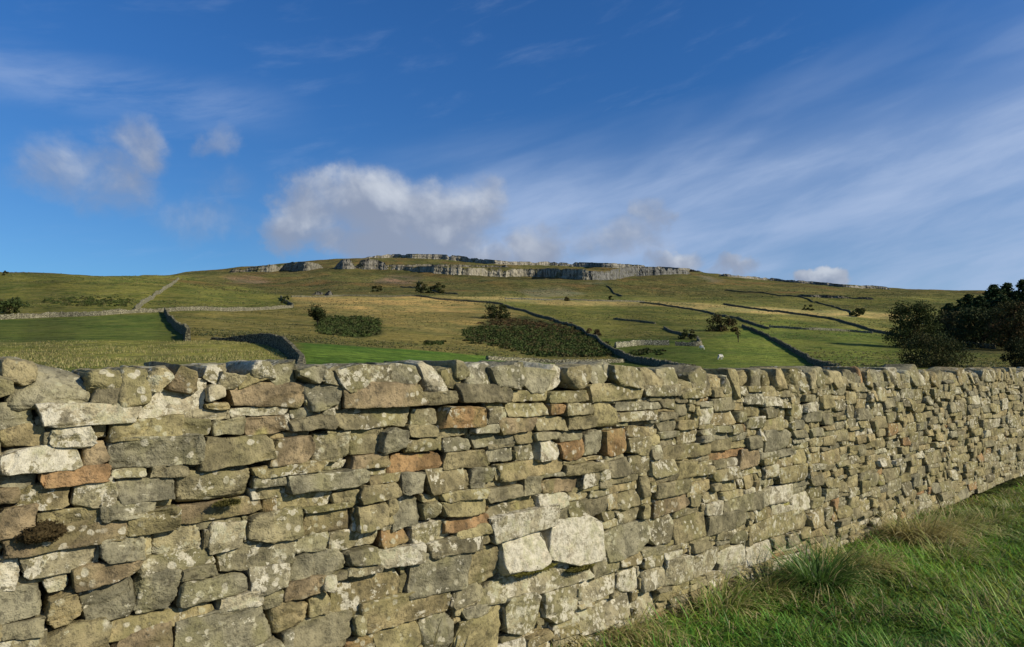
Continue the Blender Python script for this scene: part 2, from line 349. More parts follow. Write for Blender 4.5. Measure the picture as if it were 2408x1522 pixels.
FACE="""220 915 325 952;325 897 487 985 w;490 905 532 942 w;545 900 725 958 b;805 898 993 958 b;995 920 1075 953;1080 903 1200 947;1200 918 1290 945;1290 920 1375 946;1385 903 1515 943;1515 905 1600 932;1600 912 1655 938
-40 947 85 1012 g;90 950 330 1000 w;420 962 545 990 p;545 958 685 980;686 960 760 983;789 958 970 1007;972 960 1037 1002;1040 957 1142 1006 r;1146 957 1190 997;1190 948 1290 980;1290 950 1325 975 r;1325 948 1395 976;1395 950 1450 1005;1450 945 1560 965;1450 968 1540 990
0 998 110 1052;85 980 135 1020 g;115 1003 225 1052 w;260 982 430 1032;425 985 500 1026;503 983 578 1024;580 980 677 1022 b;683 978 790 1013
0 1050 188 1110 w;195 1035 258 1095 b;258 1024 478 1097 g;478 1026 640 1092;637 1030 737 1090 b;738 1015 822 1087;822 1003 905 1070;897 1008 958 1067 g;957 1030 1035 1063;1035 1000 1110 1028;1048 1030 1112 1062;1175 982 1260 1018 b;1260 977 1335 1015;1337 978 1400 1008;1118 1018 1215 1050 g;962 1000 1030 1028
0 1112 90 1155 g;92 1098 260 1140;260 1099 345 1123 p;350 1094 443 1124;415 1098 593 1178 o;595 1090 765 1118;595 1119 675 1147;675 1110 865 1152 g;765 1085 830 1107;832 1070 920 1103 b;922 1067 1047 1108 r;1052 1062 1150 1102;1150 1055 1215 1087;1220 1045 1262 1085;1262 1035 1320 1083 w;1320 1038 1378 1083 r;1380 1010 1425 1072;1427 1010 1480 1072 r
45 1138 168 1200;170 1127 275 1193 p;278 1125 413 1180 g;-30 1150 50 1188 b;235 1175 365 1220 g;410 1180 625 1225 b;595 1148 690 1175;655 1157 785 1200;785 1155 845 1187;842 1137 943 1178;945 1112 1005 1162 g;1008 1100 1108 1158;1112 1100 1168 1135;1172 1083 1327 1123;1327 1090 1415 1115;1270 1125 1365 1160 b
-10 1190 88 1265 b;90 1197 255 1240;300 1200 422 1255;0 1232 300 1292 b;425 1225 580 1247;590 1203 717 1275;717 1197 835 1262 b;840 1187 910 1243;930 1165 995 1243 g;998 1180 1038 1225;1038 1172 1140 1212;1140 1145 1235 1175;1148 1187 1205 1230;1045 1212 1150 1245;1150 1200 1315 1258;1270 1160 1340 1200 w;1340 1172 1430 1215
50 1288 235 1350 p;235 1260 340 1320;358 1237 487 1310 o;497 1230 580 1300 p;517 1267 700 1340;700 1260 780 1300;780 1247 900 1292;903 1243 965 1287;968 1228 1068 1280 p;1070 1234 1150 1262;1005 1262 1130 1303;1182 1250 1291 1340 W;1293 1215 1417 1328 W;1419 1232 1525 1310 g;1527 1213 1590 1280;1590 1210 1663 1272;1663 1205 1750 1250
-20 1312 45 1390 w;105 1350 165 1395 p;170 1322 328 1375 b;330 1302 515 1350;425 1335 510 1362;318 1350 423 1440 g;425 1362 583 1412 g;588 1330 685 1392;690 1297 812 1362;815 1292 890 1330;892 1285 1000 1330;818 1330 900 1352;960 1298 1102 1397 g;1105 1290 1183 1378
-20 1377 103 1460 g;113 1395 190 1472;190 1368 318 1467;252 1442 515 1483;515 1397 620 1432;620 1387 668 1430;670 1363 760 1407 b;785 1352 945 1450;735 1397 785 1450;640 1410 730 1490 o;1140 1340 1390 1398 p;1392 1310 1462 1355
0 1460 105 1500;270 1483 405 1545 b;412 1435 632 1540 g;105 1470 260 1540;690 1450 835 1520;860 1395 1065 1465;882 1470 990 1540;993 1440 1075 1530 o;1075 1450 1185 1540;1070 1380 1145 1422;1190 1398 1270 1490 p;1282 1384 1362 1460 p;1095 1422 1190 1452 g;1365 1357 1460 1410 p;1365 1412 1490 1480 p;1462 1342 1508 1395 w;1510 1335 1560 1385 p;1560 1310 1625 1375 p;1628 1290 1690 1355 p;1692 1285 1757 1345 w;1762 1280 1822 1330 w;1500 1390 1550 1460 p
1552 1045 1672 1080;1672 1055 1760 1078;1795 1010 1860 1060 g;1600 1010 1650 1045;1740 1055 1790 1100 b;1480 1070 1530 1115;1530 1080 1590 1120;1590 1085 1640 1125;1540 1165 1625 1208 b;1830 1095 1900 1135;1770 1210 1905 1262;1700 1165 1790 1205;1800 1145 1870 1185;1870 1160 1910 1205 w;1620 1130 1680 1165"""
lst=[]
for it in FACE.replace('\n',';').split(';'):
    f=it.split()
    if len(f)<4: continue
    x0,y0,x1,y1=map(float,f[:4]); cc=f[4] if len(f)>4 else None
    xm,ym=(x0+x1)/2,(y0+y1)/2
    a0=wmap(x0,ym)[0]; a1=wmap(x1,ym)[0]; b0=wmap(xm,y1)[1]; b1=wmap(xm,y0)[1]
    lst.append((a0+.001,b0+.001,a1-.001,b1-.001,cc,True))
A0,A1,BT=-3.4,14.0,1.38
cell=.01; na=int((A1-A0)/cell); nb=int(BT/cell); G=np.zeros((nb,na),bool)
for a0,b0,a1,b1,_,_ in lst:
    i0=max(0,int(round((a0-A0)/cell+.15))); i1=int(round((a1-A0)/cell-.15)); j0=max(0,int(round(b0/cell+.15))); j1=max(0,int(round(b1/cell-.15)))
    G[j0:j1,i0:i1]=True
for j in range(nb):
    i=0
    while i<na:
        if G[j,i]: i+=1; continue
        a=A0+i*cell; r=random.random(); hv=vnoise(np.array([[a*.5,j*.09,3.3]]))[0]
        crs=vnoise(np.array([[a*.22,j*.16,9.1]]))[0]; far=1+.03*max(0,min(a,9))
        h=int(np.clip((7.4+crs*4.+random.uniform(-2,2.4))*far,3,15)) if r>.30 else random.choice([4,4,5,6])
        if hv<-.4: h=max(3,int(h*.75))
        wd=int((h*random.uniform(1.3,2.8)+4)*(1+.10*max(0,min(a,10)))) 
        if h<6: wd=int(wd*1.5)
        e=i
        while e<na and e-i<wd+6 and not G[j,e]: e+=1
        if e-i>wd+5: e=i+wd
        k=j
        while k<nb and k-j<h+2 and not G[k,i:e].any(): k+=1
        if k-j>=h+2: k=j+h
        G[j:k,i:e]=True
        if e-i>=3 and k-j>=3 or (k-j==2 and e-i>=4) or (e-i==2 and k-j>=4):
            lst.append((a+.0005,j*cell,A0+e*cell-.0005,k*cell,None,False))
        i=e
wall=empty('dry_stone_wall',tuple(P0)); tag(wall,'long lichened dry stone wall of grey and tan rubble crossing the whole foreground','wall')
def area_px(a0,b0,a1,b1):
    p=P0+(a0+a1)/2*D3; z=p[1]; px=W/2+F*p[0]/z
    if px<-60 or px>W+60 or z<.5: return 0
    py=868-F*((b0+b1)/2-CH)/z
    if py>H+20: return 0
    q0=P0+a0*D3; q1=P0+a1*D3
    return abs(q1[0]/q1[1]-q0[0]/q0[1])*F*(b1-b0)*F/z
order=sorted(range(len(lst)),key=lambda i:-area_px(*lst[i][:4])); top=set(order[:98])
accV,accF,accC,accS=[],[],[],[]; off=0
for i,(a0,b0,a1,b1,cc,listed) in enumerate(lst):
    am=(a0+a1)/2; z=max(1.7,Z0+dy*am); res=max(.0055,z/682*(1.7 if z<4 else 2.4))
    small=min(a1-a0,b1-b0)<.04
    rd=None
    if cc=='o': cc=None; rd=True
    elif listed: rd=False
    L,Fq,c=stone(a0,b0,a1,b1,random.uniform(.13,.2),res,random.uniform(-.028,.024)-(.014 if small else 0),round_=rd,warp=.75 if listed else .8,turn=1. if a1-a0<.3 else .45)
    bc,li=pick(cc); sd=random.uniform(0,90)
    if i in top:
        ctr=toworld(c); o=mk('face_stone',L@R3,Fq,STONE,wall,col=np.array([*bc,li]),seed=sd,loc=tuple(ctr-P0))
        nm={'W':'big white lichen covered block low in the wall','w':'pale stone blotched with white lichen','r':'rust brown face stone'}.get(cc)
        if nm: o['label']=nm
    else:
        accV.append((L+np.array(c))@R3); accF.append(Fq+off); off+=len(L); accC.append(np.tile([*bc,li],(len(L),1))); accS.append(np.full(len(L),sd))
o=mk('rubble_stonework',np.concatenate(accV),np.concatenate(accF),STONE,wall,col=np.concatenate(accC),seed=np.concatenate(accS)); o['kind']='stuff'
bm=bmesh.new(); bmesh.ops.create_cube(bm,size=1); 
Vc=np.array([v.co[:] for v in bm.verts]); Fx=np.array([[v.index for v in f.verts] for f in bm.faces]); bm.free()
Lc=Vc*np.array([A1-A0-.1,1.47,.30])+np.array([(A0+A1)/2,.69,-.275]); mk('hearting',Lc@R3,Fx,STONE,wall,col=np.array([.06,.053,.035,.0]),seed=3.,smooth=False)  # core coloured darker than the stones to deepen the shade in the gaps
COPE="""-70 872 30 948;12 845 86 902 o;20 858 220 955 g;215 870 305 925;290 868 355 948;350 862 400 912;398 865 480 914 b;478 857 545 905;505 874 575 910;600 850 650 885;570 872 640 903;640 855 705 903;705 857 760 895;728 890 805 957 g;762 862 802 900;800 855 925 910;925 858 1000 922 g;1003 860 1053 920;1050 862 1090 908;1078 853 1115 900;1112 853 1168 907 o;1168 857 1232 917 g;1232 867 1312 920;1290 852 1332 912;1335 860 1388 910;1388 856 1435 908 g;1430 850 1458 885 g;1445 862 1510 907;1510 866 1560 912;1557 866 1602 910"""
ncope=0; last=0
def cope(a0,b0,a1,b1,cc,tilt):
    global ncope
    z=max(1.7,Z0+dy*(a0+a1)/2); res=max(.006,z/682*1.8)
    rd=False
    if cc=='o': cc=None; rd=True
    if random.random()<.25: rd=True
    L,Fq,c=stone(a0,b0,a1,b1,random.uniform(.3,.4),res,random.uniform(-.035,.025),tilt=tilt,chop=2.0,warp=1.35,round_=rd)
    bc,li=pick(cc); bc=tuple(np.array(bc)*1.06); ctr=toworld(c)
    mk('coping_stone',L@R3,Fq,STONE,wall,col=np.array([*bc,li]),seed=random.uniform(0,90),loc=tuple(ctr-P0)); ncope+=1
for it in COPE.split(';'):
    f=it.split(); x0,y0,x1,y1=map(float,f[:4]); cc=f[4] if len(f)>4 else None
    a0=wmap(x0,880)[0]; a1=wmap(x1,880)[0]; b0=wmap((x0+x1)/2,y1)[1]; b1=wmap((x0+x1)/2,y0)[1]
    cope(a0-.008,b0-.012,a1+.008,b1,cc,random.uniform(-.14,.14)); last=max(last,a1)
a=last
while a<A1-.1:
    w_=random.uniform(.07,.19)*(1+.035*a); hh=random.uniform(.105,.175); cope(a-.014,1.33,a+w_+.010,1.35+hh,None,random.uniform(-.32,.32)); a+=w_
a=wmap(-70,880)[0]
while a>A0:
    w_=random.uniform(.13,.24); cope(a-w_,1.34,a,1.35+random.uniform(.12,.18),None,random.uniform(-.15,.15)); a-=w_
def cushion(x0,y0,x1,y1,colr,label,out=.05):
    a0,_=wmap(x0,(y0+y1)/2); a1,_=wmap(x1,(y0+y1)/2); b0=wmap((x0+x1)/2,y1)[1]; b1=wmap((x0+x1)/2,y0)[1]
    P,Fq=cubegrid(22,12,6); q=P/np.linalg.norm(P,axis=1)[:,None]
    rr=1+.35*fbm(q*2.1+a0*9,3)[:,None]
    q=q*rr; q[:,1]=np.where(q[:,1]>0,q[:,1]*(1-.45*np.clip(q[:,0]*-1,0,1)),q[:,1]*.7)
    L=q*np.array([(a1-a0)/2,(b1-b0)/2,out])
    ctr=P0+(a0+a1)/2*D3+(b0+b1)/2*U3+.016*N3
    n=1400; i_=rng.integers(0,len(L),n); d=L[i_]/np.array([(a1-a0)/2,(b1-b0)/2,out]); d/=np.linalg.norm(d,axis=1)[:,None]; b_=L[i_]+rng.normal(size=(n,3))*.003
    s=rng.normal(size=(n,3))*.003; tip=b_+d*rng.uniform(.002,.006,(n,1))
    V=np.concatenate([L,np.stack([b_-s,b_+s,tip],1).reshape(-1,3)]); F3=np.arange(n*3).reshape(n,3)+len(L)
    Fa=np.concatenate([np.concatenate([Fq[:,[0,1,2]],Fq[:,[0,2,3]]]),F3])
    cl=np.tile(colr,(len(V),1))*rng.uniform(.7,1.25,(len(V),1))
    tag(mk('moss_cushion',V@R3,Fa,MOSS,col=cl,loc=tuple(ctr)),label,'moss')
cushion(40,1228,152,1278,(.055,.04,.018),'dark brown moss cushion on a ledge at the far left of the wall',.034)
cushion(1195,1332,1300,1346,(.12,.11,.025),'flat green moss pad on the ledge under the two big white stones',.03)
cushion(1330,1328,1392,1340,(.11,.10,.025),'small green moss pad at the right end of the mossy ledge stone',.03)
cushion(500,1177,560,1185,(.11,.10,.03),'thin moss strip on the stone below the big rounded boulder',.012)
# ---------------------------------------------------------------- grass
def blades(base,length,width,az,lean,curl,cb,ct,seg=4):
    n=len(base); t=np.linspace(0,1,seg+1); 
    d=np.stack([np.cos(az),np.sin(az),0*az],-1); s=np.stack([-np.sin(az),np.cos(az),0*az],-1)
    V=np.zeros((n,seg+1,2,3)); Cc=np.zeros((n,seg+1,2,3)); p=base.copy()
    for i,tt in enumerate(t):
        ang=lean+curl*tt
        if i: p=p+(length/seg)[:,None]*(np.sin(ang)[:,None]*d+np.cos(ang)[:,None]*np.array([0,0,1.]))
        p[:,2]=np.maximum(p[:,2],base[:,2]+.01*(i>0))
        w=(width*(1-tt**1.6)*.5+.0004)[:,None]
        V[:,i,0]=p-s*w; V[:,i,1]=p+s*w
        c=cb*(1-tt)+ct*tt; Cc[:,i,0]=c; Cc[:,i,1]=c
    b=(np.arange(n)*(seg+1)*2)[:,None]; k=np.arange(seg)[None,:]*2
    Fq=np.stack([b+k,b+k+1,b+k+3,b+k+2],-1).reshape(-1,4)
    return V.reshape(-1,3),Fq,Cc.reshape(-1,3)
N=140000; zz=np.exp(rng.uniform(math.log(3.0),math.log(13),N*2)); uu=rng.uniform(-.15,.95,N*2); xx=uu*zz
dist=(xx-0)*dy-(zz-Z0)*dx
k=(dist>.0)&(dist<6); xx,zz,dist=xx[k][:N],zz[k][:N],dist[k][:N]; n=len(xx)
hg=height(xx,zz); q=np.stack([xx,zz,0*xx],-1)
pat=fbm(q*1.3,3); pat2=fbm(q*3.6+8,2); pat3=fbm(q*.6+40,2)
L=np.clip(.11+.10*pat+.09*pat2,.03,.32)*rng.uniform(.5,1.4,n)*(1-.5*sstep(4.5,8.5,zz))+.02*np.exp(-dist/.2)
az=rng.uniform(0,6.283,n)*.75+fbm(q*1.5+4,2)*6
dry=(rng.random(n)<np.clip(.04+.22*sstep(.0,.5,pat2)+.35*np.exp(-dist/.25),0,.8))[:,None]
g=np.array([.175,.27,.038])*rng.uniform(.5,1.5,(n,1))*(1+.65*pat[:,None]); g[:,0]*=rng.uniform(.65,1.4,n)*(1+.45*pat3)
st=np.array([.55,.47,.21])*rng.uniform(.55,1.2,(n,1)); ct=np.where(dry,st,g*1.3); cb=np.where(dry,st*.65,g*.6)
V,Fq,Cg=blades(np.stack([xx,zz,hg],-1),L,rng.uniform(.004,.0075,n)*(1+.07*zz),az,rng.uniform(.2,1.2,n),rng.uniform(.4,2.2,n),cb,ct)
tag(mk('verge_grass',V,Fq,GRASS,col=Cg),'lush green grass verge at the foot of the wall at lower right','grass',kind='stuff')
def ground_pt(px,py):
    u,v=uv(px,py); z=-CH/v; return np.array([u*z,z,0.])
def tussock(px,py,n,Ln,rad,colr,label,lean=1.0,azc=None,dryf=.25):
    c=ground_pt(px,py); c[2]=float(height(c[:1],c[1:2])[0])
    r=rng.normal(size=(n,2))*rad*.4; b=np.stack([r[:,0],r[:,1],0*r[:,0]],-1)
    az=np.arctan2(r[:,1],r[:,0])+rng.normal(size=n)*.6
    if azc is not None: az=np.where(rng.random(n)<.6,azc+rng.normal(size=n)*.5,az)
    cc=np.array(colr)*rng.uniform(.6,1.4,(n,1)); dr=(rng.random(n)<dryf)[:,None]; cc=np.where(dr,np.array([.62,.53,.25]),cc)
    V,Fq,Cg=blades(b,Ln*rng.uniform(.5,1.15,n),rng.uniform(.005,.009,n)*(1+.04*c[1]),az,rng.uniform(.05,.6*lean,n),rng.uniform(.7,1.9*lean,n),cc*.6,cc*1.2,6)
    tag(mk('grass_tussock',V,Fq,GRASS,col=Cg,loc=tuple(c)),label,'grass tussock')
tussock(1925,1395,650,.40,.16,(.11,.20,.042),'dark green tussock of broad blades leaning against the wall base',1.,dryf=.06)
tussock(2010,1345,550,.30,.24,(.38,.38,.13),'straw coloured tussock just right of the dark green one',1.2,-.8,.4)
tussock(2160,1275,900,.42,.30,(.42,.38,.14),'tall tan tussock where the wall base meets the verge',1.3,-.9,.45)
tussock(2260,1250,500,.30,.30,(.34,.37,.11),'pale olive tussock right of the tall tan tussock',1.3,-.8,.3)
tussock(2330,1225,400,.24,.3,(.26,.32,.08),'green and tan tussock near the right edge of the photo',1.3)
tussock(2390,1200,300,.2,.28,(.2,.27,.06),'farthest tussock beside the wall at the right edge',1.3)
tussock(2230,1320,350,.24,.25,(.32,.38,.10),'low pale tussock in the middle of the verge',1.3,-.8,.25)
tussock(1800,1405,380,.24,.2,(.34,.36,.11),'wispy tussock between the mixed tussock and the dark green one',1.3,-.8,.35)
tussock(1700,1440,400,.26,.2,(.28,.33,.08),'small mixed tussock against the foot of the wall',1.2,None,.3)
tussock(1480,1510,400,.28,.2,(.42,.38,.14),'dry straw tussock at the bottom edge beside the wall',1.2,-1.,.4)
tussock(1350,1545,260,.28,.2,(.42,.38,.14),'sparse dry tussock nearest the camera at the wall foot',1.2,2.8,.5)
tussock(1010,1660,40,.62,.12,(.4,.33,.16),'few long dry grass stems rising in front of the wall',.5)
# rough grass in the tan field beyond the wall
N=60000; zf=np.exp(rng.uniform(math.log(30),math.log(85),N)); uf=rng.uniform(-.95,-.29,N); xf=uf*zf
hf=height(xf,zf); pxf,pyf=topx(xf,zf,hf); kk=inpoly(pxf,pyf,[(BIG,802),(640,802),(690,870),(700,960),(BIG,960)]); dens=fbm(np.stack([xf,zf,0*xf],-1)/5,3)
kk&=(dens+rng.uniform(-.35,.35,N)>.05); xf,zf,hf=xf[kk],zf[kk],hf[kk]; n=len(xf)
gc=np.where((rng.random(n)<.62)[:,None],np.array([.50,.42,.16]),np.array([.25,.27,.065]))*rng.uniform(.7,1.2,(n,1))
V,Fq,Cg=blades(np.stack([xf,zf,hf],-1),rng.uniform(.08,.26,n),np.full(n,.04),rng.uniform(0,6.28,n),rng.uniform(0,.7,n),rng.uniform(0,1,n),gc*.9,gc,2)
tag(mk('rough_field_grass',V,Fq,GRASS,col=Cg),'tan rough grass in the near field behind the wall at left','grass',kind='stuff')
# rushes and tufts over the rough pasture of the slope
N=48000; zf=np.exp(rng.uniform(math.log(95),math.log(900),N)); xf=rng.uniform(-.8,.8,N)*zf; hf=height(xf,zf); pxf,pyf=topx(xf,zf,hf)
dens=fbm(np.stack([xf,zf,0*xf],-1)/28+3,4); okk=dens+rng.uniform(-.3,.3,N)>.03
for poly in (PATCH[1][0],PATCH[6][0],PATCH[8][0]): okk&=~inpoly(pxf,pyf,poly)
xf,zf,hf=xf[okk],zf[okk],hf[okk]; n=len(xf); s_=np.clip(zf/682*.9,.25,.8)
gc=np.where((rng.random(n)<.55)[:,None],np.array([.065,.08,.025]),np.array([.30,.25,.09]))*rng.uniform(.7,1.2,(n,1))
gc=np.repeat(gc,4,0); bs=np.repeat(np.stack([xf,zf,hf],-1),4,0)+rng.normal(size=(n*4,3))*np.repeat(s_,4)[:,None]*np.array([.5,.5,0]); s4=np.repeat(s_,4)
V,Fq,Cg=blades(bs,s4*rng.uniform(.5,1.,n*4),s4*.6,rng.uniform(0,6.28,n*4),rng.uniform(0,.6,n*4),rng.uniform(0,.8,n*4),gc*.8,gc,2)
tag(mk('rush_tufts',V,Fq,GRASS,col=Cg),'dark rush and tan moor grass tufts scattered over the fell slopes','rushes',kind='stuff')
# ---------------------------------------------------------------- field walls
def field_wall(pts,label,hgt=1.4,colr=(.20,.185,.14),thick=.42,world=False):
    W_=[]; 
    for p in pts:
        if world:
            u,v=uv(p[0],p[2]); z=p[1]; g_=float(height(np.array([u*z]),np.array([z]))[0]); W_.append([u*z,z,max(.2,(CH+v*z-g_)/hgt)])
        else:
            w=place(p[0],p[1]); W_.append([*w[:2],(p[2] if len(p)>2 else 1.)])
    W_=np.array(W_); s=np.concatenate([[0],np.cumsum(np.hypot(*np.diff(W_[:,:2],axis=0).T))])
    zavg=W_[:,1].mean(); step=max(.22,zavg/682*1.0); n=int(np.clip(s[-1]/step,12,900)); t=np.linspace(0,s[-1],n)
    x=np.interp(t,s,W_[:,0]); y=np.interp(t,s,W_[:,1]); hf=np.interp(t,s,W_[:,2])
    kw=9 if n>60 else 5; ker=np.ones(kw)/kw
    if n>30:
        for _ in range(4 if n>60 else 1):
            x=np.convolve(np.pad(x,kw//2,'edge'),ker,'valid'); y=np.convolve(np.pad(y,kw//2,'edge'),ker,'valid')
    q=np.stack([t,0*t,0*t+zavg],-1)
    x=x+vnoise(q*.12)*.3
    z=height(x,y); tx=np.gradient(x); ty=np.gradient(y); l=np.hypot(tx,ty)+1e-9; nx,ny=-ty/l,tx/l
    prof=[(-.55,-.5),(-.5,.3),(-.42,.65),(-.36,.88),(-.28,1.0),(.28,1.0),(.36,.88),(.42,.65),(.5,.3),(.55,-.5)]
    ja=.05 if zavg<90 else .13
    gap=1+(.06 if world else .15)*vnoise(q*.35)+.1*vnoise(q*.06+4)+ja*rng.uniform(-1,1,n)
    V=[]
    for a,b in prof:
        hh=hgt*hf*gap*b if b>0 else np.full(n,b)
        j=rng.uniform(-.03,.03,n)
        V.append(np.stack([x+nx*(a*thick*1.3+j),y+ny*(a*thick*1.3+j),z+hh],-1))
    V=np.array(V).transpose(1,0,2); m=len(prof); I=np.arange(n*m).reshape(n,m)
    Fq=np.stack([I[:-1,:-1],I[1:,:-1],I[1:,1:],I[:-1,1:]],-1).reshape(-1,4)
    caps=[[e_*m+i for i in (k_,k_+1,m-2-k_,m-1-k_)] for e_ in (0,n-1) for k_ in range(4)]; Fq=np.concatenate([Fq,np.array(caps)])
    V=V.reshape(-1,3); o=V.mean(0); cl=np.repeat(np.array(colr)[None]*rng.uniform(.75,1.25,(n,1)),m,0)
    ob=mk('field_wall',V-o,Fq,FWALL,col=cl,smooth=False,loc=tuple(o)); tag(ob,label,'field wall'); return ob
FW=[([(-150,754),(0,752),(120,746),(230,743),(320,736),(400,733),(500,731),(600,730),(690,724)],'long pale field wall running level across the left hillside',1.15,(.26,.24,.17)),
([(318,735),(335,716),(370,692),(405,672),(430,657)],'sunlit wall climbing to the skyline from the long left wall',1.5,(.32,.30,.21)),  # sunlight on the visible face is put into this paler stone colour
([(388,735),(393,752),(415,774),(437,789),(440,803)],'short shaded crooked wall descending between the left green field and the brown slope',1.3,(.17,.16,.105)),  # dark colour paints in the shade on its left-facing side
([(680,700),(800,697),(980,697),(1000,700),(1100,709),(1180,717),(1240,735),(1300,754),(1350,768),(1400,797),(1440,828),(1475,846),(1560,864),(1640,885)],'long wall winding down from the golden slope past the dark scrub',.95,(.21,.195,.125)),
([(1425,672),(1440,684),(1462,698)],'tiny wall high below the dark cliff',1.1,(.16,.15,.1)),
([(1500,712),(1560,718),(1660,735),(1750,757),(1810,775)],'wall slanting down through the middle right pastures above the hawthorn',.85,(.20,.185,.12)),
([(1745,768),(1780,782),(1820,802),(1860,824),(1900,846),(1970,878)],'dark wall running down the right hand green field',.9,(.18,.165,.105)),
([(1700,716),(1780,728),(1880,741),(1960,752),(2000,764),(2060,782),(2120,795)],'shaded wall slanting to the big trees at right',.95,(.18,.165,.11)),  # shade of the side turned from the sun is in the stone colour
([(1438,752),(1500,757),(1545,763)],'broken wall end above the sheepfold',.75,(.21,.2,.13)),
([(1560,772),(1590,785),(1640,796)],'ruined wall just above the pale sheepfold',.75,(.21,.195,.13)),
([(1440,818),(1500,812),(1580,812)],'pale front wall of the small sheepfold',1.1,(.36,.34,.25)),
([(1580,813),(1648,815),(1640,800)],'darker corner wall at the right end of the sheepfold',.95,(.27,.25,.18)),
([(1140,846),(1240,851),(1340,855),(1475,852)],'low tumbled wall along the top edge of the bright green field',.55,(.28,.26,.18)),
([(1180,703),(1300,706),(1420,709),(1520,711)],'faint distant wall above the straw coloured strip',.9,(.24,.23,.17)),
([(1800,770),(1900,776),(2000,780),(2060,785)],'thin pale wall crossing the right pasture below the shaded slanting wall',.8,(.28,.27,.19)),
([(2230,812),(2290,818),(2350,822)],'short pale wall under the conifers at the right edge',1.3,(.28,.26,.19)),
([(1700,684),(1800,690),(1900,704),(1960,722),(2010,742)],'far hill wall curving down the upper right fellside',.9,(.16,.15,.1)),
([(940,676),(1080,694)],'faint wall behind the dark thorn clump on the upper slope',.8,(.17,.16,.11)),
([(660,700),(672,712),(690,722)],'dark wall stub joining the level wall to the golden slope',1.3,(.18,.17,.12)),
]
for pts,lab,h_,c_ in FW: field_wall(pts,lab,h_,c_)
field_wall([(495,80,800),(530,78,795),(560,76,790),(610,73,786),(640,69,787),(662,62,794),(680,54,808),(698,46,830),(716,38,857),(735,30,900)],'nearest curved wall topping the brow behind the foreground wall',1.4,(.17,.155,.10),thick=.38,world=True)
# ---------------------------------------------------------------- crags
def crag(pts,label,colr=(.27,.26,.23)):
    P=np.array(pts,float); n=int((P[-1,0]-P[0,0])/1.3)+10; xs=np.linspace(P[0,0],P[-1,0],n)
    yt=np.interp(xs,P[:,0],P[:,1]); yb=np.interp(xs,P[:,0],P[:,2]); e=np.clip(np.minimum(np.arange(n),np.arange(n)[::-1])/14.,0,1)**.7
    q=np.stack([xs/8.,0*xs,0*xs+P[0,0]],-1); q2=np.stack([xs/30.,0*xs,0*xs+P[0,0]+9],-1)
    hgt=(yb-yt)*np.clip(1.05+.4*vnoise(q2)+.3*vnoise(q)+.08*rng.uniform(-1,1,n),.45,1.4)*e*.98
    zz=np.array([place(xs[i],yb[i]+1)[1] for i in range(n)]); kw=min(25,(n//2)*2-1); ker=np.hanning(kw+2)[1:-1]; ker/=ker.sum()
    zz=np.convolve(np.pad(zz,kw//2,'edge'),ker,'valid')
    rows=8; V=np.zeros((n,rows+1,3))
    for i in range(n):
        u,vt=uv(xs[i],yt[i]); z=zz[i]; x=u*z
        g_=float(height(np.array([x]),np.array([z]))[0]); hm=hgt[i]*z/F
        zt=min(max(CH+vt*z,g_+hm*.85),g_+hm*1.3); zb=g_-3
        if e[i]<.05: zt=g_-.5
        bt=(vnoise(np.array([[xs[i]/7.,7.7,2.]]))[0]*2.+vnoise(np.array([[xs[i]/2.6,1.7,5.]]))[0]*.9)
        for r in range(rows):
            f=r/(rows-1)
            V[i,r]=(x+rng.uniform(-.25,.25),z-2.+bt*(1-.3*f)+f*4.+rng.uniform(-1,1)*.5-(.7 if r%3 else 0),zb+(zt-zb)*f)
        V[i,rows]=(x*(z+26)/z,z+26,zt-.3)
    m=rows+1; I=np.arange(n*m).reshape(n,m); Fq=np.stack([I[:-1,:-1],I[1:,:-1],I[1:,1:],I[:-1,1:]],-1).reshape(-1,4)
    V=V.reshape(-1,3); o=V.mean(0); cl=np.tile(colr,(len(V),1))*np.repeat(rng.uniform(.85,1.12,(n,1)),m,0)
    cl=cl.reshape(n,m,3); cl[:,rows]=(.12,.115,.04); cl=cl.reshape(-1,3)
    tag(mk('limestone_crag',V-o,Fq,CRAG,col=cl,smooth=False,loc=tuple(o)),label,'crag')
